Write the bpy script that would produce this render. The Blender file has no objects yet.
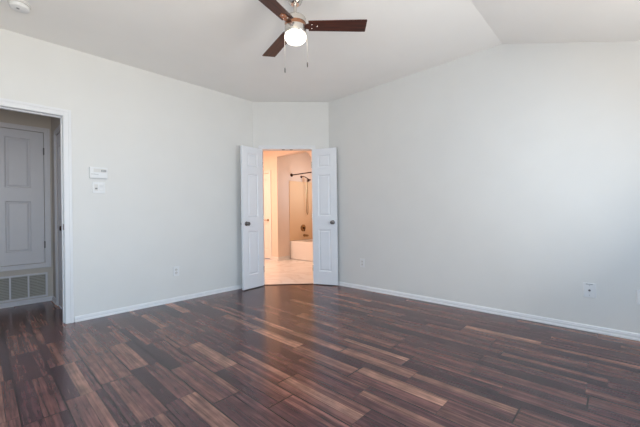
import bpy, bmesh, math, random
from mathutils import Vector, Matrix

# ------------------------------------------------------------------ camera, sky, light, exposure
sc = bpy.context.scene
col = sc.collection
YAW, ROLL, FPX, CAM_H = 0.7588, 0.0132, 321.85, 1.045
cam_data = bpy.data.cameras.new('camera')
cam_data.sensor_width = 36.0
cam_data.lens = 36.0 * FPX / 640.0
cam_data.shift_y = 1.05 / 640.0
cam_data.clip_start = 0.02
cam = bpy.data.objects.new('camera', cam_data)
col.objects.link(cam)
fwd = Vector((-math.sin(YAW), math.cos(YAW), 0))
rgt = Vector((math.cos(YAW), math.sin(YAW), 0))
upv = Vector((0, 0, 1))
r2 = rgt * math.cos(ROLL) - upv * math.sin(ROLL)
u2 = upv * math.cos(ROLL) + rgt * math.sin(ROLL)
cm = Matrix((r2, u2, -fwd)).transposed().to_4x4()
cm.translation = Vector((0, 0, CAM_H))
cam.matrix_world = cm
sc.camera = cam

world = bpy.data.worlds.new('sky')
sc.world = world
world.use_nodes = True
bgn = world.node_tree.nodes['Background']
bgn.inputs['Color'].default_value = (0.62, 0.78, 1.0, 1)
bgn.inputs['Strength'].default_value = 0.35

sc.view_settings.view_transform = 'Standard'
sc.view_settings.look = 'None'
sc.view_settings.gamma = 1.0
sc.view_settings.exposure = -0.13
sc.view_settings.use_curve_mapping = False


def area_light(name, loc, direction, sx, sy, power, color, spread=180):
    l = bpy.data.lights.new(name, 'AREA')
    l.shape = 'RECTANGLE'
    l.size, l.size_y = sx, sy
    l.energy, l.color = power, color
    l.spread = math.radians(spread)
    o = bpy.data.objects.new(name, l)
    col.objects.link(o)
    o.location = loc
    o.rotation_euler = Vector(direction).to_track_quat('-Z', 'Z').to_euler()
    return o


# daylight in unseen window openings; near and behind ones are added as fill
SKY, GROUND = (0.42, 0.70, 1.0), (1.0, 0.90, 0.74)
area_light('sky_far', (0.56, 2.15, 1.55), (-1, 0, -0.9), 1.8, 0.7, 21, SKY)
area_light('ground_far', (0.56, 2.15, 1.15), (-1, 0, 1.0), 1.8, 0.7, 32, (1.0, 0.93, 0.83))
area_light('near_sky_fill', (0.56, -0.05, 1.55), (-1, 0, -0.9), 1.2, 0.7, 34, SKY, 125)
area_light('near_ground_fill', (0.56, -0.05, 1.15), (-1, 0, 1.0), 1.2, 0.7, 47, GROUND, 125)
area_light('behind_sky_fill', (-1.15, -0.94, 1.55), (0, 1, -0.9), 2.0, 0.7, 21, SKY)
area_light('behind_ground_fill', (-1.15, -0.94, 1.15), (0, 1, 1.0), 2.0, 0.7, 9, (1.0, 0.95, 0.9))
# warm ceiling lamps of the bathroom, daylight in its small window, unseen dim fill added in the hall
area_light('bathroom_lamp', (-6.05, 3.05, 2.68), (0, 0, -1), 0.6, 0.6, 76, (1.0, 0.68, 0.54))
area_light('alcove_lamp', (-4.9, 5.45, 2.66), (0, 0, -1), 0.3, 0.3, 6, (1.0, 0.58, 0.28))
area_light('alcove_daylight', (-4.30, 5.42, 1.66), (-1, 0, 0.05), 0.55, 0.5, 4.5, (0.6, 0.8, 1.0), 100)
area_light('hall_fill', (-4.7, -0.7, 2.45), (0, 0, -1), 0.4, 0.4, 2.0, (1.0, 0.90, 0.84))

# ------------------------------------------------------------------ room numbers
H = 2.74
XL, YR = -4.014, 3.6335            # left wall plane, right wall plane
P0 = Vector((-4.014, 2.7996, 0))   # ends of the cut-off corner wall
P1 = Vector((-3.238, 3.6335, 0))
T = (P1 - P0).normalized()         # along that wall
N = Vector((T.y, -T.x, 0))         # into the bedroom
DIAG = (P1 - P0).length
RX, SLOPE = -0.881, 0.3505         # ridge line of the ceiling and the fall beyond it
XE, YB = 0.60, -1.0                # unseen outer walls
TH = 0.116
XH, YHE = -5.30, 0.63              # hall back wall, hall end wall
XP, YQ, YTUB, YTB = -5.80, 4.70, 5.06, 5.84
S0, S1, DOORH = 0.140, 0.876, 2.03


# ------------------------------------------------------------------ materials
def material(name):
    m = bpy.data.materials.new(name)
    m.use_nodes = True
    return m, m.node_tree, m.node_tree.nodes['Principled BSDF']


class G:
    """tiny helper for math nodes"""
    def __init__(self, nt):
        self.nt = nt

    def n(self, kind, **kw):
        o = self.nt.nodes.new(kind)
        for k, v in kw.items():
            setattr(o, k, v)
        return o

    def put(self, sock, v):
        if isinstance(v, (int, float)):
            sock.default_value = v
        elif isinstance(v, (tuple, list)):
            sock.default_value = v
        else:
            self.nt.links.new(v, sock)

    def m(self, op, a, b=None, c=None):
        o = self.n('ShaderNodeMath', operation=op)
        for i, v in enumerate((a, b, c)):
            if v is not None:
                self.put(o.inputs[i], v)
        return o.outputs[0]

    def white(self, *v):
        cx = self.n('ShaderNodeCombineXYZ')
        for i, x in enumerate(v):
            self.put(cx.inputs[i], x)
        w = self.n('ShaderNodeTexWhiteNoise', noise_dimensions='3D')
        self.nt.links.new(cx.outputs[0], w.inputs['Vector'])
        return w.outputs['Value']

    def ramp(self, fac, stops, interp='LINEAR'):
        r = self.n('ShaderNodeValToRGB')
        r.color_ramp.interpolation = interp
        els = r.color_ramp.elements
        while len(els) < len(stops):
            els.new(0.5)
        for e, (p, c) in zip(els, stops):
            e.position = p
            e.color = (*c, 1)
        self.put(r.inputs[0], fac)
        return r.outputs[0]

    def mix(self, fac, a, b, mode='MIX'):
        o = self.n('ShaderNodeMix', data_type='RGBA', blend_type=mode)
        self.put(o.inputs[0], fac)
        for i, v in ((6, a), (7, b)):
            self.put(o.inputs[i], (*v, 1) if isinstance(v, tuple) and len(v) == 3 else v)
        return o.outputs[2]


def plain(name, colr, rough=0.5, metal=0.0, noise=0.0, scale=8.0, bump=0.0, bscale=200.0):
    m, nt, b = material(name)
    g = G(nt)
    tc = g.n('ShaderNodeTexCoord')
    ns = g.n('ShaderNodeTexNoise')
    ns.inputs['Scale'].default_value = scale
    ns.inputs['Detail'].default_value = 3
    nt.links.new(tc.outputs['Object'], ns.inputs['Vector'])
    lo = tuple(c * (1 - noise) for c in colr)
    hi = tuple(min(1, c * (1 + noise)) for c in colr)
    nt.links.new(g.ramp(ns.outputs[0], [(0.3, lo), (0.7, hi)]), b.inputs['Base Color'])
    b.inputs['Roughness'].default_value = rough
    b.inputs['Metallic'].default_value = metal
    if bump:
        n2 = g.n('ShaderNodeTexNoise')
        n2.inputs['Scale'].default_value = bscale
        nt.links.new(tc.outputs['Object'], n2.inputs['Vector'])
        bp = g.n('ShaderNodeBump')
        bp.inputs['Strength'].default_value = bump
        bp.inputs['Distance'].default_value = 0.002
        nt.links.new(n2.outputs[0], bp.inputs['Height'])
        nt.links.new(bp.outputs[0], b.inputs['Normal'])
    return m


def floor_material():
    m, nt, b = material('walnut_laminate')
    g = G(nt)
    tc = g.n('ShaderNodeTexCoord')
    sp = g.n('ShaderNodeSeparateXYZ')
    nt.links.new(tc.outputs['Object'], sp.inputs[0])
    x, y = sp.outputs[0], sp.outputs[1]
    W = 0.185
    by = g.m('DIVIDE', g.m('ADD', y, 20.03), W)
    row = g.m('FLOOR', by)
    fy = g.m('FRACT', by)
    L = 0.585
    xs = g.m('ADD', g.m('DIVIDE', g.m('ADD', x, 20.0), L), g.m('MULTIPLY', g.white(row, 4.5, 0.0), 11.0))
    seg = g.m('FLOOR', xs)
    fx = g.m('FRACT', xs)
    t1 = g.m('ADD', 0.22, g.m('MULTIPLY', g.white(row, seg, 1.5), 0.40))
    t2 = g.m('ADD', g.m('ADD', t1, 0.20), g.m('MULTIPLY', g.white(row, seg, 2.5), 0.34))
    s1 = g.m('GREATER_THAN', fy, t1)
    s2 = g.m('GREATER_THAN', fy, t2)
    sid = g.m('ADD', g.m('MULTIPLY', row, 3.0), g.m('ADD', s1, s2))
    rnd = g.white(sid, seg, 7.0)
    mid = g.m('SUBTRACT', s1, s2)
    tone = g.m('ADD', g.m('MULTIPLY', rnd, 0.80), g.m('MULTIPLY', mid, 0.20))
    base = g.ramp(tone, [(0.0, (0.044, 0.0200, 0.0240)), (0.28, (0.080, 0.0350, 0.0370)),
                        (0.56, (0.122, 0.0530, 0.0470)), (0.80, (0.178, 0.0830, 0.0650)),
                        (1.0, (0.320, 0.1680, 0.1180))])
    # long grain
    cx = g.n('ShaderNodeCombineXYZ')
    g.put(cx.inputs[0], g.m('MULTIPLY', x, 1.6))
    g.put(cx.inputs[1], g.m('MULTIPLY', y, 34.0))
    g.put(cx.inputs[2], g.m('MULTIPLY', rnd, 50.0))
    ns = g.n('ShaderNodeTexNoise')
    ns.inputs['Scale'].default_value = 2.4
    ns.inputs['Detail'].default_value = 4
    ns.inputs['Roughness'].default_value = 0.62
    ns.inputs['Distortion'].default_value = 0.12
    nt.links.new(cx.outputs[0], ns.inputs['Vector'])
    grain = g.ramp(ns.outputs[0], [(0.28, (0.42, 0.40, 0.40)), (0.48, (0.95, 0.95, 0.95)), (0.72, (1.45, 1.42, 1.40))])
    c1 = g.mix(1.0, base, grain, 'MULTIPLY')
    cz = g.n('ShaderNodeCombineXYZ')
    g.put(cz.inputs[0], g.m('MULTIPLY', x, 0.9))
    g.put(cz.inputs[1], g.m('MULTIPLY', y, 38.0))
    g.put(cz.inputs[2], g.m('MULTIPLY', rnd, 9.0))
    n4 = g.n('ShaderNodeTexNoise')
    n4.inputs['Scale'].default_value = 1.0
    n4.inputs['Detail'].default_value = 2
    nt.links.new(cz.outputs[0], n4.inputs['Vector'])
    streak = g.ramp(n4.outputs[0], [(0.30, (0.62, 0.60, 0.64)), (0.50, (0.97, 0.97, 0.97)), (0.70, (1.50, 1.42, 1.36))])
    c1 = g.mix(1.0, c1, streak, 'MULTIPLY')
    # cross-saw figure and blotches
    cy = g.n('ShaderNodeCombineXYZ')
    g.put(cy.inputs[0], g.m('MULTIPLY', x, 9.0))
    g.put(cy.inputs[1], g.m('MULTIPLY', y, 12.0))
    g.put(cy.inputs[2], g.m('MULTIPLY', rnd, 30.0))
    n3 = g.n('ShaderNodeTexNoise')
    n3.inputs['Scale'].default_value = 1.0
    n3.inputs['Detail'].default_value = 4
    nt.links.new(cy.outputs[0], n3.inputs['Vector'])
    blot = g.ramp(n3.outputs[0], [(0.3, (0.72, 0.72, 0.74)), (0.7, (1.28, 1.25, 1.22))])
    c2 = g.mix(1.0, c1, blot, 'MULTIPLY')
    # joints: board edges and board ends dark, strip joints faint
    ey = g.m('MULTIPLY', g.m('MINIMUM', fy, g.m('SUBTRACT', 1.0, fy)), W)
    fbx = g.m('FRACT', g.m('MULTIPLY', xs, 0.5))
    ex = g.m('MULTIPLY', g.m('MINIMUM', fbx, g.m('SUBTRACT', 1.0, fbx)), 2 * L)
    edge = g.m('MINIMUM', ey, ex)
    seam = g.m('LESS_THAN', edge, 0.0042)
    # the strips inside a board are marked by finer lines
    d1_ = g.m('ABSOLUTE', g.m('SUBTRACT', fy, t1))
    d2_ = g.m('ABSOLUTE', g.m('SUBTRACT', fy, t2))
    es = g.m('MULTIPLY', g.m('MINIMUM', d1_, d2_), W)
    exs = g.m('MULTIPLY', g.m('MINIMUM', fx, g.m('SUBTRACT', 1.0, fx)), L)
    fine = g.m('LESS_THAN', g.m('MINIMUM', es, exs), 0.0016)
    dark = g.m('MAXIMUM', g.m('MULTIPLY', seam, 0.85), g.m('MULTIPLY', fine, 0.55))
    c3 = g.mix(dark, c2, (0.008, 0.005, 0.005))
    nt.links.new(c3, b.inputs['Base Color'])
    rr = g.m('ADD', 0.17, g.m('MULTIPLY', n3.outputs[0], 0.08))
    nt.links.new(rr, b.inputs['Roughness'])
    b.inputs['Specular IOR Level'].default_value = 0.50
    hgt = g.m('SUBTRACT', g.m('MULTIPLY', ns.outputs[0], 0.3), seam)
    bp = g.n('ShaderNodeBump')
    bp.inputs['Strength'].default_value = 0.12
    bp.inputs['Distance'].default_value = 0.0010
    nt.links.new(hgt, bp.inputs['Height'])
    nt.links.new(bp.outputs[0], b.inputs['Normal'])
    return m


def tile_material():
    m, nt, b = material('marble_tile')
    g = G(nt)
    tc = g.n('ShaderNodeTexCoord')
    ns = g.n('ShaderNodeTexNoise')
    ns.inputs['Scale'].default_value = 1.6
    ns.inputs['Detail'].default_value = 8
    ns.inputs['Distortion'].default_value = 1.8
    nt.links.new(tc.outputs['Object'], ns.inputs['Vector'])
    v = g.ramp(ns.outputs[0], [(0.40, (0.80, 0.77, 0.73)), (0.49, (0.70, 0.66, 0.62)), (0.54, (0.80, 0.78, 0.75)), (0.8, (0.83, 0.82, 0.80))])
    br = g.n('ShaderNodeTexBrick')
    br.offset = 0.0
    br.inputs['Scale'].default_value = 1.0
    br.inputs['Brick Width'].default_value = 0.45
    br.inputs['Row Height'].default_value = 0.45
    br.inputs['Mortar Size'].default_value = 0.004
    nt.links.new(tc.outputs['Object'], br.inputs['Vector'])
    nt.links.new(g.mix(br.outputs['Fac'], v, (0.73, 0.70, 0.66)), b.inputs['Base Color'])
    b.inputs['Roughness'].default_value = 0.25
    return m


def blade_material():
    m, nt, b = material('dark_walnut_blade')
    g = G(nt)
    tc = g.n('ShaderNodeTexCoord')
    mp = g.n('ShaderNodeMapping')
    mp.inputs['Scale'].default_value = (3, 60, 20)
    nt.links.new(tc.outputs['Object'], mp.inputs[0])
    ns = g.n('ShaderNodeTexNoise')
    ns.inputs['Scale'].default_value = 1.5
    ns.inputs['Detail'].default_value = 5
    nt.links.new(mp.outputs[0], ns.inputs['Vector'])
    nt.links.new(g.ramp(ns.outputs[0], [(0.3, (0.016, 0.0045, 0.003)), (0.7, (0.090, 0.020, 0.009))]), b.inputs['Base Color'])
    b.inputs['Roughness'].default_value = 0.42
    return m


M = {}
M['wall'] = plain('wall_paint', (0.76, 0.76, 0.745), 0.55, noise=0.012, scale=3, bump=0.15, bscale=120)
M['ceil'] = plain('ceiling_paint', (0.90, 0.895, 0.88), 0.8, noise=0.01, scale=3, bump=0.25, bscale=90)
M['trim'] = plain('white_gloss_paint', (0.80, 0.81, 0.83), 0.32, noise=0.01)
M['door'] = plain('white_door_paint', (0.84, 0.865, 0.91), 0.36, noise=0.01)
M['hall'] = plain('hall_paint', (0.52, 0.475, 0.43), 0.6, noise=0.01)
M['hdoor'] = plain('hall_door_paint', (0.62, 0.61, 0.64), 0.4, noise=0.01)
M['bath'] = plain('bath_paint', (0.80, 0.67, 0.56), 0.55, noise=0.01)
M['floor'] = floor_material()
M['tile'] = tile_material()
M['plastic'] = plain('white_plastic', (0.80, 0.81, 0.82), 0.35)
M['offwhite'] = plain('offwhite_plastic', (0.72, 0.71, 0.69), 0.4)
M['grey'] = plain('grey_plastic', (0.28, 0.29, 0.30), 0.4)
M['dark'] = plain('dark_slot', (0.02, 0.02, 0.022), 0.5)
M['nickel'] = plain('brushed_nickel', (0.66, 0.63, 0.60), 0.24, 1.0)
M['pewter'] = plain('dark_pewter', (0.20, 0.19, 0.19), 0.28, 1.0)
M['copper'] = plain('copper_band', (0.40, 0.20, 0.12), 0.3, 1.0)
M['bronze'] = plain('oil_rubbed_bronze', (0.055, 0.030, 0.025), 0.35, 0.8)
M['brass'] = plain('aged_brass', (0.36, 0.24, 0.12), 0.3, 1.0)
M['blade'] = blade_material()
M['acrylic'] = plain('tub_acrylic', (0.80, 0.77, 0.72), 0.2)
M['surround'] = plain('surround_acrylic', (0.82, 0.60, 0.38), 0.28)
M['filter'] = plain('grille_shadow', (0.10, 0.095, 0.09), 0.8)  # shade behind the louvers, put into the filter colour
M['louver'] = plain('grille_louver_metal', (0.40, 0.385, 0.35), 0.45)
M['chain'] = plain('bead_chain_metal', (0.62, 0.60, 0.58), 0.35, 1.0)


def lamp_glass():
    m, nt, b = material('frosted_lamp_glass')
    b.inputs['Base Color'].default_value = (0.9, 0.88, 0.84, 1)
    b.inputs['Roughness'].default_value = 0.3
    b.inputs['Emission Color'].default_value = (1.0, 0.88, 0.74, 1)
    b.inputs['Emission Strength'].default_value = 6.0
    return m


M['bowl'] = lamp_glass()


# ------------------------------------------------------------------ mesh helpers
def B():
    return bmesh.new()


def box(bm, lo, hi, mat=None):
    lo, hi = [min(a, c) for a, c in zip(lo, hi)], [max(a, c) for a, c in zip(lo, hi)]
    vs = [bm.verts.new((x, y, z)) for z in (lo[2], hi[2]) for y in (lo[1], hi[1]) for x in (lo[0], hi[0])]
    if mat is not None:
        for v in vs:
            v.co = mat @ v.co
    for f in ((0, 2, 3, 1), (4, 5, 7, 6), (0, 1, 5, 4), (2, 6, 7, 3), (0, 4, 6, 2), (1, 3, 7, 5)):
        bm.faces.new([vs[i] for i in f])


def prism(bm, pts, fn):
    """pts: 2-D outline; fn(p, 0|1) gives the two end positions"""
    a = [bm.verts.new(fn(p, 0)) for p in pts]
    c = [bm.verts.new(fn(p, 1)) for p in pts]
    n = len(pts)
    for i in range(n):
        bm.faces.new((a[i], a[(i + 1) % n], c[(i + 1) % n], c[i]))
    bm.faces.new(a[::-1])
    bm.faces.new(c)


def lathe(bm, prof, seg=24, mat=None):
    """prof: list of (r, z)"""
    rings = []
    for r, z in prof:
        if r < 1e-6:
            v = bm.verts.new((0, 0, z))
            rings.append([v])
        else:
            rings.append([bm.verts.new((r * math.cos(2 * math.pi * i / seg), r * math.sin(2 * math.pi * i / seg), z)) for i in range(seg)])
    for a, c in zip(rings, rings[1:]):
        for i in range(seg):
            j = (i + 1) % seg
            q = [a[i % len(a)], a[j % len(a)], c[j % len(c)], c[i % len(c)]]
            q = list(dict.fromkeys(q))
            if len(q) > 2:
                bm.faces.new(q)
    for r in (rings[0], rings[-1]):
        if len(r) > 1:
            bm.faces.new(r if r is rings[-1] else r[::-1])
    if mat is not None:
        for r in rings:
            for v in r:
                v.co = mat @ v.co


def tube(bm, pts, r, seg=8):
    pts = [Vector(p) for p in pts]
    rings = []
    for i, p in enumerate(pts):
        d = (pts[min(i + 1, len(pts) - 1)] - pts[max(i - 1, 0)]).normalized()
        a = d.orthogonal().normalized() if i == 0 else (prev - d * prev.dot(d)).normalized()
        prev = a
        c = d.cross(a)
        rings.append([bm.verts.new(p + r * (a * math.cos(t) + c * math.sin(t))) for t in [2 * math.pi * k / seg for k in range(seg)]])
    for a, c in zip(rings, rings[1:]):
        for i in range(seg):
            j = (i + 1) % seg
            bm.faces.new((a[i], a[j], c[j], c[i]))
    bm.faces.new(rings[0][::-1])
    bm.faces.new(rings[-1])


def build(name, bm, mat, parent=None, loc=None, bevel=0.0, smooth=False, segs=2):
    bmesh.ops.recalc_face_normals(bm, faces=bm.faces[:])
    me = bpy.data.meshes.new(name)
    bm.to_mesh(me)
    bm.free()
    me.materials.append(mat)
    if smooth:
        for p in me.polygons:
            p.use_smooth = True
        try:
            me.set_sharp_from_angle(angle=math.radians(38))
        except Exception:
            pass
    o = bpy.data.objects.new(name, me)
    col.objects.link(o)
    if parent is not None:
        o.parent = parent
    if loc is not None:
        o.location = loc
    if bevel:
        md = o.modifiers.new('bevel', 'BEVEL')
        md.width, md.segments, md.limit_method = bevel, segs, 'ANGLE'
    return o


def tag(o, label, cat, group=None, kind=None):
    o['label'], o['category'] = label, cat
    if group:
        o['group'] = group
    if kind:
        o['kind'] = kind
    return o


def struct(o, label, cat):
    return tag(o, label, cat, kind='structure')


def empty(name, loc, rz=0.0):
    o = bpy.data.objects.new(name, None)
    o.empty_display_size = 0.1
    col.objects.link(o)
    o.location = loc
    o.rotation_euler = (0, 0, rz)
    return o


def along(o, d):
    """matrix taking local Z to direction d, placed at o"""
    return Matrix.Translation(o) @ Vector(d).to_track_quat('Z', 'Y').to_matrix().to_4x4()


def dg(s, n, z):
    """point on the cut-off corner wall: s along it, n out into the bedroom"""
    v = P0 + T * s + N * n
    return Vector((v.x, v.y, z))


DM = Matrix(((T.x, N.x, 0, P0.x), (T.y, N.y, 0, P0.y), (0, 0, 1, 0), (0, 0, 0, 1)))

# ------------------------------------------------------------------ floors
bm = B()
prism(bm, [(XL, YB), (XE, YB), (XE, YR), (P1.x, YR), (P0.x, P0.y)], lambda p, k: (p[0], p[1], -0.06 * (1 - k)))
struct(build('floor', bm, M['floor']), 'dark brown multi-strip wood laminate floor of the bedroom', 'floor')
bm = B()
box(bm, (XH, -1.5, -0.06), (XL, YHE, -0.0005))
struct(build('floor_hall', bm, M['floor']), 'dark wood floor of the hall seen through the left doorway', 'floor')
bm = B()
e0, e1 = dg(0.0, -0.0005, 0), dg(DIAG, -0.0005, 0)
prism(bm, [(-7.2, 2.2), (-4.08, 2.2), (-4.08, P0.y - 0.07), (e0.x, e0.y), (e1.x, e1.y), (-3.15, 3.72), (-2.6, 3.72), (-2.6, 5.95), (-7.2, 5.95)],
      lambda p, k: (p[0], p[1], -0.06 + 0.058 * k))
struct(build('floor_bathroom', bm, M['tile']), 'pale marbled tile floor of the bathroom beyond the double doors', 'floor')

bm = B()
prism(bm, [(-0.030, 0.0), (0.012, 0.0), (0.008, 0.006), (-0.024, 0.006)], lambda p, k: dg(S0 + 0.002 if k == 0 else S1 - 0.002, p[0], p[1] + 0.0005))
struct(build('trim_6', bm, M['bronze']), 'dark brown threshold strip under the double doors', 'threshold')

# ------------------------------------------------------------------ walls
DY0, DY1, DZ = -0.24, 0.565, 2.05        # clear opening of the left doorway
bm = B()
xs = (XL - TH, XL)
for y0, y1, z0, z1 in ((YB, DY0 - 0.02, 0, H), (DY1 + 0.02, P0.y, 0, H), (DY0 - 0.02, DY1 + 0.02, DZ + 0.02, H)):
    box(bm, (xs[0], y0, z0), (xs[1], y1, z1))
struct(build('wall_left', bm, M['wall']), 'long pale grey wall on the left with the hall doorway', 'wall')

bm = B()
for a, c, z0, z1 in ((0, S0 - 0.02, 0, H), (S1 + 0.02, DIAG, 0, H), (S0 - 0.02, S1 + 0.02, DOORH + 0.02, H)):
    box(bm, (a, -TH, z0), (c, 0, z1), DM)
struct(build('wall_corner', bm, M['wall']), 'short angled pale wall over the open double doors', 'wall')

zc = lambda x: H - SLOPE * max(0.0, x - RX)
bm = B()
prism(bm, [(P1.x, 0), (XE, 0), (XE, zc(XE)), (RX, H), (P1.x, H)], lambda p, k: (p[0], YR + TH * k, p[1]))
struct(build('wall_right', bm, M['wall']), 'wide blank pale grey wall filling the right half', 'wall')

W1 = (-2.15, -0.15, 0.62, 2.08)           # unseen window added behind for fill light: x0 x1 z0 z1
bm = B()
for pts in ([(XL, 0), (W1[0], 0), (W1[0], H), (XL, H)], [(W1[0], 0), (W1[1], 0), (W1[1], W1[2]), (W1[0], W1[2])],
            [(W1[0], W1[3]), (W1[1], W1[3]), (W1[1], zc(W1[1])), (RX, H), (W1[0], H)],
            [(W1[1], 0), (XE, 0), (XE, zc(XE)), (W1[1], zc(W1[1]))]):
    prism(bm, pts, lambda p, k: (p[0], YB - TH * k, p[1]))
struct(build('wall_behind', bm, M['wall']), 'pale wall behind the camera with a wide window added for fill light', 'wall')

W2 = (1.20, 3.10, 0.70, 2.05)
W4 = (-0.70, 0.60, 0.70, 2.05)  # unseen opening added so that more light reaches the left wall
bm = B()
for y0, y1, z0, z1 in ((YB, W4[0], 0, zc(XE)), (W4[1], W2[0], 0, zc(XE)), (W2[1], YR, 0, zc(XE)), (W2[0], W2[1], 0, W2[2]), (W2[0], W2[1], W2[3], zc(XE)),
                       (W4[0], W4[1], 0, W4[2]), (W4[0], W4[1], W4[3], zc(XE))):
    box(bm, (XE, y0, z0), (XE + TH, y1, z1))
struct(build('wall_side', bm, M['wall']), 'pale low wall just right of the camera, one of its two windows added for light', 'wall')


def window(name, lo, hi, axis, label):
    """a white frame lining an opening, with a meeting rail"""
    bm = B()
    w, d = 0.05, 0.05
    u = 0 if axis == 'x' else 1
    a0, a1, z0, z1, pl = lo[0], hi[0], lo[1], hi[1], lo[2]
    def bx(p0, p1, q0, q1):
        if u == 0:
            box(bm, (p0, pl - d / 2, q0), (p1, pl + d / 2, q1))
        else:
            box(bm, (pl - d / 2, p0, q0), (pl + d / 2, p1, q1))
    bx(a0, a1, z0, z0 + w); bx(a0, a1, z1 - w, z1)
    bx(a0, a0 + w, z0 + w, z1 - w); bx(a1 - w, a1, z0 + w, z1 - w)
    mid = (a0 + a1) / 2
    bx(mid - 0.03, mid + 0.03, z0 + w, z1 - w)
    struct(build(name, bm, M['trim'], bevel=0.004), label, 'window')


window('added_window_1', (W1[0], W1[2], YB - 0.085), (W1[1], W1[3]), 'x', 'unseen white framed window behind the camera, added for fill light')
window('window_2', (W2[0], W2[2], XE + 0.085), (W2[1], W2[3]), 'y', 'white framed window in the low wall nearest the right wall')
window('added_window_4', (W4[0], W4[2], XE + 0.085), (W4[1], W4[3]), 'y', 'unseen white framed window beside the camera, added to light the left wall')

# ceilings
bm = B()
prism(bm, [(XL - TH, H), (RX, H), (XE + TH, H - SLOPE * (XE + TH - RX)), (XE + TH, H + 0.15), (XL - TH, H + 0.15)],
      lambda p, k: (p[0], YB - TH + (YR + TH - YB + TH) * k, p[1]))
struct(build('ceiling', bm, M['ceil']), 'pale grey bedroom ceiling, flat then sloping down at the right', 'ceiling')
bm = B()
box(bm, (XH - TH, -1.5 - TH, 2.5), (XL - TH, YHE + 0.1, 2.6))
struct(build('ceiling_hall', bm, M['ceil']), 'low ceiling of the hall behind the left doorway', 'ceiling')
bm = B()
box(bm, (-7.2, 2.2, H), (XL - TH, YR + TH, H + 0.1))
box(bm, (-7.2, YR + TH, H), (-2.6, 5.95, H + 0.1))
struct(build('ceiling_bathroom', bm, M['bath']), 'ceiling of the bathroom beyond the double doors', 'ceiling')

# hall walls
CY0, CY1, CZ0, CZ1 = -0.25, 0.555, 0.485, 2.12       # closet door hung in the hall back wall
GY0, GY1, GZ0, GZ1 = -0.28, 0.575, 0.065, 0.365      # return-air grille below it
bm = B()
for y0, y1, z0, z1 in ((-1.5, CY0, 0, 2.5), (CY1, YHE, 0, 2.5), (CY0, CY1, CZ1, 2.5), (CY0, CY1, 0, CZ0)):
    box(bm, (XH - TH, y0, z0), (XH, y1, z1))
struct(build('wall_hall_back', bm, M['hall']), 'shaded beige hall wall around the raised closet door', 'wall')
EX0, EX1 = -4.925, -4.27                              # door in the hall end wall
bm = B()
for x0, x1, z0, z1 in ((XH, EX0, 0, 2.5), (EX1, XL - TH, 0, 2.5), (EX0, EX1, 2.04, 2.5)):
    box(bm, (x0, YHE, z0), (x1, YHE + TH, z1))
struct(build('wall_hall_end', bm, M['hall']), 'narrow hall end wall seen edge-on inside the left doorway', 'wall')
bm = B()
box(bm, (XH, -1.5 - TH, 0), (XL - TH, -1.5, 2.5))
struct(build('wall_hall_near', bm, M['hall']), 'hall wall left of the doorway, out of view', 'wall')

# bathroom walls
BD0, BD1 = -6.80, -6.085                              # bathroom inner door opening
bm = B()
for x0, x1, z0, z1 in ((-7.2, BD0, 0, H), (BD1, XP, 0, H), (BD0, BD1, 2.04, H)):
    box(bm, (x0, YQ, z0), (x1, YQ + TH, z1))
box(bm, (XP - TH, YQ + TH, 0), (XP, YTB, H))
struct(build('wall_bath_left', bm, M['bath']), 'warm lit bathroom wall with its corner beside the tub alcove', 'wall')
bm = B()
box(bm, (XP - TH, YTB, 0), (-2.6, YTB + TH, H))
struct(build('wall_bath_back', bm, M['bath']), 'bathroom wall behind the tub', 'wall')
XA, ZA, RA = -4.66, 2.39, 0.30                        # arched opening in front of the tub
bm = B()
pts = [(XP, H), (XP, ZA)]
pts += [(XA - RA + RA * math.sin(t), ZA - RA + RA * math.cos(t)) for t in [math.pi / 2 * i / 8 for i in range(9)]]
pts += [(XA, 0), (-2.6, 0), (-2.6, H)]
prism(bm, pts, lambda p, k: (p[0], YQ + TH * k, p[1]))
struct(build('wall_bath_arch', bm, M['bath']), 'bathroom partition with a rounded arch top in front of the tub', 'wall')
W3 = (5.12, 5.72, 1.36, 1.96)
bm = B()
for y0, y1, z0, z1 in ((YQ + TH, W3[0], 0, H), (W3[1], YTB, 0, H), (W3[0], W3[1], 0, W3[2]), (W3[0], W3[1], W3[3], H)):
    box(bm, (-4.268, y0, z0), (-4.20, y1, z1))
struct(build('wall_bath_end', bm, M['bath']), 'end wall of the tub alcove with a small window, out of view', 'wall')
window('window_3', (W3[0], W3[2], -4.234), (W3[1], W3[3]), 'y', 'small window at the far end of the tub alcove')
bm = B()
box(bm, (-7.2 - TH, 2.2, 0), (-7.2, YQ, H))
box(bm, (-7.2, 2.2 - TH, 0), (XL - TH, 2.2, H))
box(bm, (-2.6, YR + TH, 0), (-2.6 + TH, YTB, H))
struct(build('wall_bath_outer', bm, M['bath']), 'outer bathroom walls hidden behind the bedroom walls', 'wall')


# ------------------------------------------------------------------ baseboards
def base_profile(h=0.054, d=0.014):
    return [(0, 0), (d + 0.006, 0), (d + 0.006, 0.012), (d, 0.018), (d, h * 0.68), (d * 0.75, h * 0.74), (d * 0.75, h * 0.86), (d * 0.35, h), (0, h)]


def baseboard(name, a, c, nrm, label, mat, h=0.07):
    a, c, nrm = Vector((*a, 0)), Vector((*c, 0)), Vector((*nrm, 0))
    bm = B()
    prism(bm, base_profile(h), lambda p, k: (a if k == 0 else c) + nrm * p[0] + Vector((0, 0, p[1])))
    return struct(build(name, bm, mat), label, 'baseboard')


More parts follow.
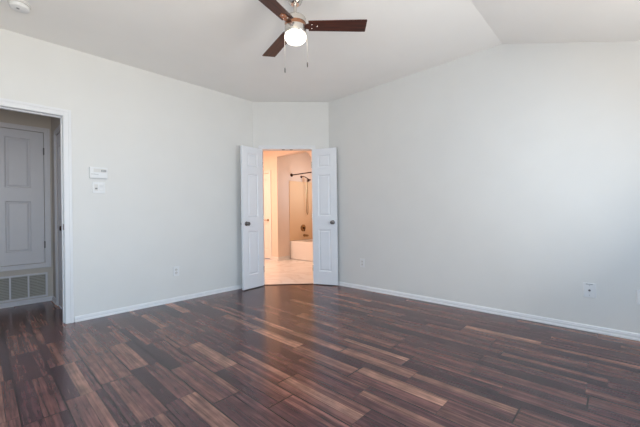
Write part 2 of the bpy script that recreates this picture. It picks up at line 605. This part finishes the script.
baseboard('baseboard_left', (XL, DY1 + 0.075), (XL, P0.y), (1, 0), 'white baseboard along the foot of the left wall', M['trim'], 0.054)
baseboard('baseboard_right', (P1.x, YR), (XE, YR), (0, -1), 'white baseboard along the foot of the right wall', M['trim'], 0.054)
bm = B()
for s0, s1 in ((0.012, S0 - 0.066), (S1 + 0.066, DIAG - 0.012)):
    prism(bm, base_profile(), lambda p, k: dg(s0 if k == 0 else s1, p[0], p[1]))
struct(build('baseboard_corner', bm, M['trim']), 'short white baseboards beside the double doors', 'baseboard')
baseboard('baseboard_hall', (XH, -1.5), (XH, YHE), (1, 0), 'white baseboard under the hall grille', M['hdoor'], 0.055)
baseboard('baseboard_hall_end', (XH + 0.02, YHE), (EX0 - 0.07, YHE), (0, -1), 'tiny baseboard at the hall corner', M['hdoor'], 0.055)
baseboard('baseboard_bath', (XP, YQ), (XP, YTUB - 0.02), (1, 0), 'cream baseboard on the wall before the tub', M['acrylic'], 0.08)
baseboard('baseboard_bath_door', (BD1 + 0.065, YQ), (XP + 0.014, YQ), (0, -1), 'cream baseboard right of the bathroom inner door', M['acrylic'], 0.08)


# ------------------------------------------------------------------ door casings
def casing(bm, m4, u0, u1, v0, v1, w=0.057, d=0.016, four=False):
    """moulded frame round an opening; local x along, y out of the wall, z up"""
    lo = v0 - w if four else 0.0
    for (a0, a1, z0, z1) in ((u0 - w, u0, lo, v1 + w), (u1, u1 + w, lo, v1 + w), (u0, u1, v1, v1 + w)) + (((u0, u1, v0 - w, v0),) if four else ()):
        box(bm, (a0, 0, z0), (a1, d * 0.6, z1), m4)
    # raised back band
    bnd = w * 0.38
    for (a0, a1, z0, z1) in ((u0 - w, u0 - w + bnd, lo, v1 + w), (u1 + w - bnd, u1 + w, lo, v1 + w), (u0 - w + bnd, u1 + w - bnd, v1 + w - bnd, v1 + w)) + (((u0 - w + bnd, u1 + w - bnd, v0 - w, v0 - w + bnd),) if four else ()):
        box(bm, (a0, d * 0.6, z0), (a1, d, z1), m4)


def frame_mat(origin, ux, nrm):
    ux, nrm = Vector((*ux, 0)), Vector((*nrm, 0))
    return Matrix(((ux.x, nrm.x, 0, origin[0]), (ux.y, nrm.y, 0, origin[1]), (0, 0, 1, 0), (0, 0, 0, 1)))


# left doorway: jamb lining and casings on both sides
bm = B()
for y0, y1, z0, z1 in ((DY1, DY1 + 0.019, 0, DZ), (DY0 - 0.019, DY0, 0, DZ), (DY0 - 0.019, DY1 + 0.019, DZ, DZ + 0.019)):
    box(bm, (XL - TH - 0.001, y0, z0), (XL + 0.001, y1, z1))
# door stop
for y0, y1, z0, z1 in ((DY1 - 0.011, DY1, 0, DZ - 0.011), (DY0, DY0 + 0.011, 0, DZ - 0.011), (DY0, DY1, DZ - 0.011, DZ)):
    box(bm, (XL - 0.075, y0, z0), (XL - 0.040, y1, z1))
casing(bm, frame_mat((XL, 0), (0, 1), (1, 0)), DY0 - 0.004, DY1 + 0.004, 0, DZ + 0.004, w=0.062)
trim1 = struct(build('trim_1', bm, M['trim'], bevel=0.002), 'white moulded casing and jamb of the left hall doorway', 'trim')
bm = B()
box(bm, (XL - 0.036, DY1 - 0.0025, 0.925), (XL - 0.004, DY1, 0.985))
build('strike_plate', bm, M['bronze'], trim1)['label'] = 'dark metal strike plate'

# corner opening
bm = B()
for a, c, z0, z1 in ((S0 - 0.019, S0, 0, DOORH), (S1, S1 + 0.019, 0, DOORH), (S0 - 0.019, S1 + 0.019, DOORH, DOORH + 0.019)):
    box(bm, (a, -TH - 0.001, z0), (c, 0.001, z1), DM)
casing(bm, DM, S0, S1, 0, DOORH, w=0.055, d=0.012)
trim2 = struct(build('trim_2', bm, M['trim'], bevel=0.002), 'white casing round the double door opening', 'trim')
for ds in (-0.06, 0.06):
    bm = B()
    box(bm, (0.508 + ds - 0.022, -0.04, DOORH - 0.006), (0.508 + ds + 0.022, -0.012, DOORH), DM)
    build('ball_catch', bm, M['pewter'], trim2)['label'] = 'small dark metal ball catch'


# ------------------------------------------------------------------ panel doors
def leaf(bm, w, h, t, panels, z0=0.0, sgn=1):
    """door slab: x 0..w, y 0..sgn*t, with panels (x0,x1,z0,z1) recessed and raised on both faces"""
    xsplit = sorted({0, w} | {p[0] for p in panels} | {p[1] for p in panels})
    zsplit = sorted({0, h} | {p[2] for p in panels} | {p[3] for p in panels})
    for i in range(len(xsplit) - 1):
        for j in range(len(zsplit) - 1):
            xm, zm = (xsplit[i] + xsplit[i + 1]) / 2, (zsplit[j] + zsplit[j + 1]) / 2
            if any(p[0] < xm < p[1] and p[2] < zm < p[3] for p in panels):
                continue
            box(bm, (xsplit[i], 0, z0 + zsplit[j]), (xsplit[i + 1], sgn * t, z0 + zsplit[j + 1]))
    bmesh.ops.remove_doubles(bm, verts=bm.verts[:], dist=1e-5)
    for (a, c, d, e) in panels:
        d, e = d + z0, e + z0
        for face, dr in ((0.0, sgn), (sgn * t, -sgn)):
            # ogee slope in, flat, raised field
            steps = [(0.0, 0.0), (0.012, 0.009), (0.020, 0.009), (0.036, 0.003)]
            rings = []
            for ins, dep in steps:
                y = face + dr * dep
                rings.append([bm.verts.new(q) for q in ((a + ins, y, d + ins), (c - ins, y, d + ins), (c - ins, y, e - ins), (a + ins, y, e - ins))])
            for r0, r1 in zip(rings, rings[1:]):
                for k in range(4):
                    bm.faces.new((r0[k], r0[(k + 1) % 4], r1[(k + 1) % 4], r1[k]))
            bm.faces.new(rings[-1])


def dissolve_inner(bm):
    """drop the coincident walls between neighbouring slab boxes"""
    seen = {}
    for f in bm.faces:
        k = tuple(sorted(v.index for v in f.verts))
        seen.setdefault(k, []).append(f)
    kill = [f for fs in seen.values() if len(fs) > 1 for f in fs]
    bmesh.ops.delete(bm, geom=kill, context='FACES_ONLY')


def slab(name, w, h, t, panels, mat, z0=0.0, sgn=1, parent=None):
    bm = B()
    leaf(bm, w, h, t, panels, z0, sgn)
    bm.verts.index_update()
    dissolve_inner(bm)
    return build(name, bm, mat, parent)


def knob(parent, x, z, face, out, mat):
    """door knob on face y=face, pointing to y*out"""
    bm = B()
    prof = [(0.0, 0.0), (0.031, 0.0), (0.031, 0.004), (0.024, 0.010), (0.012, 0.013), (0.011, 0.028),
            (0.020, 0.034), (0.0265, 0.044), (0.0265, 0.054), (0.020, 0.061), (0.0, 0.064)]
    lathe(bm, prof, 20, along((x, face, z), (0, out, 0)))
    return build('knob', bm, mat, parent, smooth=True)


def hinge(parent, x, y, z, mat, r=0.0065):
    bm = B()
    lathe(bm, [(0, -0.048), (0.003, -0.046), (r, -0.042), (r, 0.042), (0.003, 0.046), (0, 0.048)], 10, Matrix.Translation((x, y, z)))
    return build('hinge', bm, mat, parent, smooth=True)


LW, LT = 0.378, 0.035
six = lambda w, sx: [(sx, w - sx, 0.19, 0.81), (sx, w - sx, 1.01, 1.62), (sx, w - sx, 1.73, 1.915)]


def place_leaf(o, hinge_pt, free_pt):
    d = Vector(free_pt) - Vector(hinge_pt)
    o.location = (hinge_pt[0], hinge_pt[1], 0)
    o.rotation_euler = (0, 0, math.atan2(d.y, d.x))


# left leaf stands folded back almost flat against the left wall
d1 = slab('door_1', LW, DOORH - 0.022, LT, six(LW, 0.092), M['door'], 0.012, -1)
place_leaf(d1, (-3.885, 2.874), (-3.842, 2.500))
struct(d1, 'left leaf of the open white double doors, swung toward the left wall', 'door')
knob(d1, LW - 0.062, 0.93, 0.0, 1, M['pewter'])['label'] = 'dark metal round knob'
knob(d1, LW - 0.062, 0.93, -LT, -1, M['pewter'])['label'] = 'dark metal round knob'
for z in (0.25, 1.02, 1.79):
    hinge(d1, -0.004, 0.004, z, M['nickel'])
d2 = slab('door_2', LW, DOORH - 0.022, LT, six(LW, 0.092), M['door'], 0.012, 1)
place_leaf(d2, (-3.392, 3.418), (-3.040, 3.567))
struct(d2, 'right leaf of the open white double doors, angled toward the right wall', 'door')
knob(d2, LW - 0.062, 0.93, 0.0, -1, M['pewter'])['label'] = 'dark metal round knob'
knob(d2, LW - 0.062, 0.93, LT, 1, M['pewter'])['label'] = 'dark metal round knob'
for z in (0.25, 1.02, 1.79):
    hinge(d2, -0.004, -0.004, z, M['nickel'])

# ------------------------------------------------------------------ hall: raised closet door, grille, end door
cm4 = frame_mat((XH, 0), (0, 1), (1, 0))
bm = B()
casing(bm, cm4, CY0, CY1, CZ0, CZ1, w=0.057, d=0.016, four=True)
trim3 = struct(build('trim_3', bm, M['hdoor'], bevel=0.002), 'white four-sided casing of the raised hall closet door', 'trim')
cw, ch = CY1 - CY0 - 0.008, CZ1 - CZ0 - 0.008
pw0, pw1 = 0.122, 0.352
pan = []
for a, c in ((pw0, pw1), (cw - pw1, cw - pw0)):
    pan += [(a, c, 0.145, 0.765), (a, c, 0.925, ch - 0.095)]
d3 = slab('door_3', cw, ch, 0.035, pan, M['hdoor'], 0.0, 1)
d3.location = (XH - 0.002, CY0 + 0.004, CZ0 + 0.004)
d3.rotation_euler = (0, 0, math.pi / 2)
struct(d3, 'grey-white four-panel closet door raised above the hall grille', 'door')
for z in (0.225, 1.395):
    hinge(d3, cw + 0.003, -0.007, z, M['pewter'], 0.008)

gr = empty('vent_grille', (XH, (GY0 + GY1) / 2, GZ0))
tag(gr, 'white louvered return-air grille low on the hall wall under the closet door', 'vent')
gw, gh = GY1 - GY0, GZ1 - GZ0
bm = B()
fw = 0.021
for y0, y1, z0, z1 in ((-gw / 2, gw / 2, 0, fw), (-gw / 2, gw / 2, gh - fw, gh), (-gw / 2, -gw / 2 + fw, fw, gh - fw), (gw / 2 - fw, gw / 2, fw, gh - fw)):
    box(bm, (0.0005, y0, z0), (0.014, y1, z1))
build('frame', bm, M['hdoor'], gr, bevel=0.002)
bm = B()
box(bm, (0.0005, -gw / 2 + fw, fw), (0.0015, gw / 2 - fw, gh - fw))
build('backing', bm, M['filter'], gr)['label'] = 'filter behind the louvers, coloured dark to stand for shade'
nd = 5
pitch = (gw - 2 * fw) / nd
for i in range(1, nd):
    yc = -gw / 2 + fw + pitch * i + 0.004
    bm = B()
    box(bm, (0.0015, yc - 0.008, fw), (0.013, yc + 0.008, gh - fw))
    build('divider', bm, M['hdoor'], gr)
bm = B()
nl = 14
for i in range(nl):
    z = fw + (gh - 2 * fw) * (i + 0.5) / nl
    prism(bm, [(0.002, z + 0.006), (0.0105, z - 0.006), (0.0105, z - 0.0045), (0.002, z + 0.0075)],
          lambda p, k: (p[0], -gw / 2 + fw if k == 0 else gw / 2 - fw, p[1]))
build('louvers', bm, M['louver'], gr)

em4 = frame_mat((0, YHE), (1, 0), (0, -1))
bm = B()
casing(bm, em4, EX0, EX1, 0, 2.03, w=0.057, d=0.016)
struct(build('trim_4', bm, M['hdoor'], bevel=0.002), 'white casing on the hall end wall, seen edge-on', 'trim')
d4 = slab('door_4', EX1 - EX0 - 0.01, 2.02, 0.035,
          [(0.10, 0.285, 0.2, 0.82), (0.36, 0.545, 0.2, 0.82), (0.10, 0.285, 1.0, 1.88), (0.36, 0.545, 1.0, 1.88)], M['hdoor'], 0.008, 1)
d4.location = (EX0 + 0.005, YHE + 0.004, 0)
struct(d4, 'white door at the hall end, seen edge-on', 'door')
knob(d4, EX1 - EX0 - 0.075, 0.935, 0.0, -1, M['bronze'])['label'] = 'dark metal round knob'

# ------------------------------------------------------------------ bathroom
bm = B()
casing(bm, frame_mat((0, YQ), (1, 0), (0, -1)), BD0, BD1, 0, 2.05, w=0.06, d=0.016)
struct(build('trim_5', bm, M['acrylic'], bevel=0.002), 'cream casing of the inner bathroom door', 'trim')
bw = BD1 - BD0 - 0.008
d5 = slab('door_5', bw, 2.015, 0.035, [(0.11, 0.31, 0.2, 0.82), (0.40, 0.60, 0.2, 0.82), (0.11, 0.31, 1.0, 1.88), (0.40, 0.60, 1.0, 1.88)], M['acrylic'], 0.02, 1)
d5.location = (BD0 + 0.004, YQ + 0.004, 0)
struct(d5, 'cream inner bathroom door at the left of the double door opening', 'door')
hb = B()
lathe(hb, [(0, 0), (0.028, 0), (0.028, 0.006), (0.012, 0.010), (0.010, 0.045), (0, 0.046)], 16, along((bw - 0.07, 0, 0.93), (0, -1, 0)))
tube(hb, [(bw - 0.07, -0.042, 0.93), (bw - 0.12, -0.044, 0.93), (bw - 0.175, -0.040, 0.927)], 0.009, 8)
build('door_handle', hb, M['brass'], d5, smooth=True)['label'] = 'brass lever handle'

# bathtub
tb = empty('bathtub', ((XP - 4.27) / 2 + 0.0, (YTUB + YTB) / 2, 0))
tag(tb, 'cream bathtub with a plain apron in the bathroom alcove', 'bathtub')
hx, hy = (-4.27 - XP) / 2 - 0.003, (YTB - YTUB) / 2 - 0.003
bm = B()
def rect(x, y, z, cx=0.0):
    return [bm.verts.new(q) for q in ((cx - x, -y, z), (cx + x, -y, z), (cx + x, y, z), (cx - x, y, z))]
rs = [rect(hx, hy, 0.0), rect(hx, hy, 0.43), rect(hx - 0.07, hy - 0.07, 0.43), rect(hx - 0.10, hy - 0.09, 0.36), rect(hx - 0.20, hy - 0.13, 0.10)]
for a, c in zip(rs, rs[1:]):
    for k in range(4):
        bm.faces.new((a[k], a[(k + 1) % 4], c[(k + 1) % 4], c[k]))
bm.faces.new(rs[-1])
bm.faces.new(rs[0][::-1])
build('tub_shell', bm, M['acrylic'], tb, bevel=0.018, segs=3, smooth=True)
bm = B()
lathe(bm, [(0, 0), (0.034, 0), (0.034, 0.006), (0.0, 0.010)], 16, along((-hx + 0.118, 0, 0.30), (1, 0, 0.25)))
build('overflow_plate', bm, M['brass'], tb, smooth=True)

# surround
bm = B()
box(bm, (XP + 0.001, YTUB - 0.005, 0.432), (XP + 0.022, YTB - 0.001, 1.86))
box(bm, (XP + 0.022, YTB - 0.022, 0.432), (-4.27, YTB - 0.001, 1.86))
tag(build('tub_surround', bm, M['surround'], bevel=0.006), 'glossy beige wall panels around the bathtub alcove', 'tub surround')

# curtain rod
rod = empty('shower_rod', (XP, 5.14, 2.0))
tag(rod, 'dark bronze shower curtain rod high across the tub alcove', 'rod')
bm = B()
tube(bm, [(0.012, 0, 0), (1.53, 0, 0)], 0.013, 12)
build('pole', bm, M['bronze'], rod, smooth=True)
for x, d in ((0.001, 1), (1.53, -1)):
    bm = B()
    lathe(bm, [(0, 0), (0.04, 0), (0.04, 0.008), (0.03, 0.02), (0.018, 0.03), (0, 0.03)], 18, along((x, 0, 0), (d, 0, 0)))
    build('flange', bm, M['bronze'], rod, smooth=True)

# shower head with hand-shower hose
YS = 5.46
sh = empty('shower_fixture', (XP, YS, 1.98))
tag(sh, 'bronze shower head and looping hose on the tub end wall', 'shower')
bm = B()
lathe(bm, [(0, 0), (0.03, 0), (0.03, 0.006), (0.012, 0.012), (0, 0.012)], 16, along((0.001, 0, 0), (1, 0, 0)))
tube(bm, [(0.005, 0, 0), (0.06, 0.004, 0.008), (0.12, 0.02, -0.01), (0.18, 0.05, -0.055)], 0.010, 10)
build('arm', bm, M['bronze'], sh, smooth=True)
bm = B()
lathe(bm, [(0, 0), (0.014, 0), (0.020, 0.02), (0.050, 0.055), (0.056, 0.062), (0.052, 0.068), (0, 0.068)], 20, along((0.18, 0.05, -0.055), (0.45, 0.35, -0.9)))
build('spray_head', bm, M['bronze'], sh, smooth=True)
bm = B()
hose = [(0.15, 0.05, -0.06), (0.13, 0.055, -0.25), (0.11, 0.06, -0.50), (0.09, 0.075, -0.75), (0.08, 0.10, -0.88), (0.07, 0.135, -0.93),
        (0.06, 0.165, -0.88), (0.05, 0.175, -0.75), (0.05, 0.17, -0.50), (0.07, 0.15, -0.25), (0.13, 0.09, -0.09)]
tube(bm, hose, 0.007, 8)
build('hose', bm, M['brass'], sh, smooth=True)['label'] = 'thin metal hose'

vl = empty('tub_valve', (XP + 0.022, YS + 0.02, 0.72))
tag(vl, 'round brass tub valve plate with lever above the spout', 'valve')
bm = B()
lathe(bm, [(0, 0), (0.085, 0), (0.085, 0.006), (0.06, 0.016), (0.03, 0.018), (0, 0.018)], 24, along((0.001, 0, 0), (1, 0, 0)))
build('plate', bm, M['brass'], vl, smooth=True)
bm = B()
lathe(bm, [(0, 0), (0.025, 0), (0.022, 0.03), (0, 0.034)], 16, along((0.017, 0, 0), (1, 0, 0)))
tube(bm, [(0.045, 0, 0), (0.05, 0, -0.04), (0.06, 0, -0.08)], 0.009, 8)
build('lever', bm, M['bronze'], vl, smooth=True)['label'] = 'dark lever'
sp_ = B()
lathe(sp_, [(0, 0), (0.032, 0), (0.032, 0.02), (0.026, 0.03), (0.026, 0.11), (0.022, 0.135), (0, 0.138)], 16, along((0, 0, 0), (1, 0, 0)))
tag(build('tub_spout', sp_, M['brass'], None, (XP + 0.026, YS + 0.05, 0.535), smooth=True), 'short brass tub spout just above the tub rim', 'spout')

# ------------------------------------------------------------------ ceiling fan
FC = Vector((-1.808, 1.662, 0))
fan = empty('ceiling_fan', (FC.x, FC.y, H))
tag(fan, 'three-blade ceiling fan with nickel housing and glowing bowl light', 'ceiling fan')
bm = B()
lathe(bm, [(0, 0), (0.062, 0), (0.064, -0.012), (0.060, -0.050), (0.048, -0.082), (0.030, -0.096), (0, -0.096)], 32)
build('canopy', bm, M['nickel'], fan, smooth=True)
bm = B()
lathe(bm, [(0, -0.09), (0.0125, -0.09), (0.0125, -0.205), (0, -0.205)], 16)
lathe(bm, [(0, -0.165), (0.024, -0.167), (0.028, -0.19), (0, -0.192)], 20)
build('downrod', bm, M['nickel'], fan, smooth=True)
ZB = -0.257
bm = B()
lathe(bm, [(0, -0.188), (0.030, -0.188), (0.060, -0.191), (0.074, -0.197), (0.081, -0.208), (0.082, -0.243), (0.0, -0.244)], 40)
lathe(bm, [(0, -0.270), (0.082, -0.271), (0.082, -0.322), (0.079, -0.326), (0, -0.326)], 40)
build('motor_housing', bm, M['nickel'], fan, smooth=True)
bm = B()
lathe(bm, [(0, -0.2435), (0.078, -0.2440), (0.0785, -0.2700), (0, -0.2705)], 40)
build('housing_band', bm, M['copper'], fan, smooth=True)['label'] = 'copper-toned middle band'
bm = B()
lathe(bm, [(0.0, -0.3265), (0.074, -0.327), (0.080, -0.334), (0.081, -0.346), (0.076, -0.362), (0.063, -0.376), (0.044, -0.384), (0.022, -0.387), (0, -0.388)], 40)
build('light_bowl', bm, M['bowl'], fan, smooth=True)['label'] = 'lit frosted glass bowl'
for k in range(3):
    ang = YAW + math.radians(1.0) + k * 2 * math.pi / 3
    bm = B()
    # tapered plank with rounded corners, pitched about its long axis
    out = [(0.10, -0.052), (0.50, -0.062), (0.536, -0.062), (0.540, -0.057), (0.540, 0.057), (0.536, 0.062), (0.50, 0.062), (0.10, 0.052)]
    prism(bm, out, lambda p, q: (p[0], p[1], -0.003 + 0.006 * q))
    bl = build('blade', bm, M['blade'], fan, bevel=0.0015)
    bl.location = (0, 0, ZB)
    bl.rotation_euler = Matrix.Rotation(ang, 3, 'Z').to_4x4().to_euler()
    bl.rotation_euler = (Matrix.Rotation(ang, 4, 'Z') @ Matrix.Rotation(math.radians(-9), 4, 'X')).to_euler()
    bm = B()
    prism(bm, [(0.070, -0.020), (0.105, -0.030), (0.165, -0.026), (0.185, 0.0), (0.165, 0.026), (0.105, 0.030), (0.070, 0.020)],
          lambda p, q: (p[0], p[1], -0.0075 + 0.004 * q))
    build('blade_iron', bm, M['copper'] if k else M['blade'], bl)
    for sx, sy in ((0.125, 0.018), (0.125, -0.018), (0.165, 0.0)):
        bm = B()
        lathe(bm, [(0, -0.0105), (0.004, -0.0098), (0.0055, -0.0075), (0, -0.007)], 10, Matrix.Translation((sx, sy, 0)))
        build('screw', bm, M['nickel'], bl, smooth=True)
for (pr, pf, ln) in ((-0.083, -0.005, 0.270), (0.088, 0.01, 0.222)):
    c = rgt * pr + fwd * pf
    bm = B()
    tube(bm, [(c.x, c.y, -0.305), (c.x, c.y, -0.305 - ln)], 0.0019, 6)
    ch_ = build('pull_chain', bm, M['chain'], fan)
    bm = B()
    lathe(bm, [(0, 0), (0.0035, -0.003), (0.005, -0.014), (0.005, -0.032), (0.003, -0.040), (0, -0.041)], 10, Matrix.Translation((c.x, c.y, -0.305 - ln)))
    build('fob', bm, M['pewter'], ch_, smooth=True)['label'] = 'dark metal pull fob'

# ------------------------------------------------------------------ small wall and ceiling things
sd = empty('smoke_detector', (-3.455, 0.226, H))
tag(sd, 'round white smoke detector on the ceiling at the top left', 'smoke detector')
bm = B()
lathe(bm, [(0, 0), (0.070, 0), (0.070, -0.010), (0.062, -0.013), (0, -0.013)], 36)
build('base_plate', bm, M['offwhite'], sd, smooth=True)
bm = B()
lathe(bm, [(0, -0.0125), (0.058, -0.013), (0.062, -0.020), (0.060, -0.038), (0.050, -0.045), (0.030, -0.048), (0, -0.050)], 36)
build('cover', bm, M['plastic'], sd, smooth=True)
bm = B()
lathe(bm, [(0, -0.050), (0.010, -0.050), (0.009, -0.053), (0, -0.0535)], 16, Matrix.Translation((0.022, -0.01, 0)))
build('test_button', bm, M['grey'], sd, smooth=True)['label'] = 'grey test button'


def plate(name, loc, rz, w, h, mat=M['plastic'], d=0.006):
    """wall plate: an Empty whose +Y looks out of the wall; returns the Empty"""
    e = empty(name, loc, rz)
    bm = B()
    prism(bm, [(-w / 2, 0), (w / 2, 0), (w / 2, d * 0.4), (w / 2 - 0.004, d), (-w / 2 + 0.004, d), (-w / 2, d * 0.4)],
          lambda p, k: (p[0], p[1] + 0.0003, -h / 2 if k == 0 else h / 2))
    build('face_plate', bm, mat, e, bevel=0.0015)
    return e


RZL, RZR = -math.pi / 2, math.pi      # out of the left wall (+X) / out of the right wall (-Y)


def pbox(name, e, lo, hi, mat, bevel=0.0):
    bm = B()
    box(bm, lo, hi)
    return build(name, bm, mat, e, bevel=bevel)


def outlet(name, loc, rz, label, grp=None):
    e = plate(name, loc, rz, 0.074, 0.118)
    tag(e, label, 'outlet', grp)
    for z in (0.020, -0.020):
        bm = B()
        lathe(bm, [(0, 0.0062), (0.0165, 0.0062), (0.0165, 0.0078), (0.0155, 0.0085), (0, 0.0085)], 20, Matrix.Translation((0, 0, z)) @ Matrix.Rotation(-math.pi / 2, 4, 'X'))
        s = build('socket', bm, M['offwhite'], e, smooth=True)
        for x, hh in ((-0.0065, 0.0045), (0.0065, 0.0038)):
            pbox('slot', s, (x - 0.0013, 0.0084, z + 0.002 - hh), (x + 0.0013, 0.0088, z + 0.002 + hh), M['dark'])
    bm = B()
    lathe(bm, [(0, 0.0062), (0.003, 0.0062), (0.002, 0.0075), (0, 0.0078)], 10, Matrix.Rotation(-math.pi / 2, 4, 'X'))
    build('screw', bm, M['nickel'], e, smooth=True)
    return e


outlet('wall_outlet', (XL, 1.648, 0.372), RZL, 'white duplex outlet low on the left wall', 'outlets along the bedroom walls')
outlet('wall_outlet', (-2.648, YR, 0.368), RZR, 'white duplex outlet on the right wall nearest the double doors', 'outlets along the bedroom walls')
outlet('wall_outlet', (0.096, YR, 0.348), RZR, 'white outlet cut off by the right edge of the photo', 'outlets along the bedroom walls')

jk = plate('cable_jack', (-0.231, YR, 0.357), RZR, 0.088, 0.124)
tag(jk, 'white cable jack plate with dark centre socket on the right wall', 'wall jack')
bm = B()
lathe(bm, [(0, 0.006), (0.0085, 0.006), (0.0085, 0.009), (0.0055, 0.0095), (0.0055, 0.016), (0.0035, 0.0165), (0, 0.0165)], 12, Matrix.Rotation(-math.pi / 2, 4, 'X'))
build('coax_socket', bm, M['pewter'], jk, smooth=True)['label'] = 'dark coaxial socket'
for z in (0.042, -0.042):
    bm = B()
    lathe(bm, [(0, 0.006), (0.0032, 0.006), (0.0022, 0.0075), (0, 0.0078)], 10, Matrix.Translation((0, 0, z)) @ Matrix.Rotation(-math.pi / 2, 4, 'X'))
    build('screw', bm, M['grey'], jk, smooth=True)
pbox('label_strip', jk, (-0.024, 0.006, 0.050), (0.024, 0.0066, 0.055), M['grey'])

sw = plate('light_switch', (XL, 0.857, 1.358), RZL, 0.116, 0.116)
tag(sw, 'white two-gang light switch plate below the keypad', 'light switch')
for x, mt in ((0.023, M['plastic']), (-0.023, M['plastic'])):
    pbox('switch_opening', sw, (x - 0.016, 0.006, -0.033), (x + 0.016, 0.0066, 0.033), M['offwhite'])
pbox('dimmer', sw, (0.023 - 0.009, 0.0066, -0.018), (0.023 + 0.009, 0.018, -0.002), M['grey'], 0.002)['label'] = 'grey slider'
bm = B()
prism(bm, [(0.0066, -0.030), (0.0095, -0.030), (0.0075, 0.0), (0.0115, 0.030), (0.0066, 0.030)], lambda p, k: (-0.023 - 0.0145 + 0.029 * k, p[0], p[1]))
build('rocker', bm, M['plastic'], sw)

kp = empty('security_keypad', (XL, 0.855, 1.511), RZL)
tag(kp, 'white security keypad above the light switch on the left wall', 'keypad')
pbox('body', kp, (-0.079, 0.0004, -0.058), (0.079, 0.026, 0.058), M['plastic'], 0.004)
pbox('display', kp, (-0.062, 0.026, 0.006), (0.045, 0.0272, 0.042), M['offwhite'])
for i in range(4):
    pbox('key', kp, (-0.066 + i * 0.012, 0.026, 0.012), (-0.058 + i * 0.012, 0.0285, 0.034), M['grey'])
pbox('cover_flap', kp, (-0.070, 0.026, -0.048), (0.070, 0.0295, -0.012), M['plastic'], 0.0015)
pbox('stripe', kp, (0.005, 0.0295, -0.018), (0.068, 0.0300, -0.014), M['grey'])
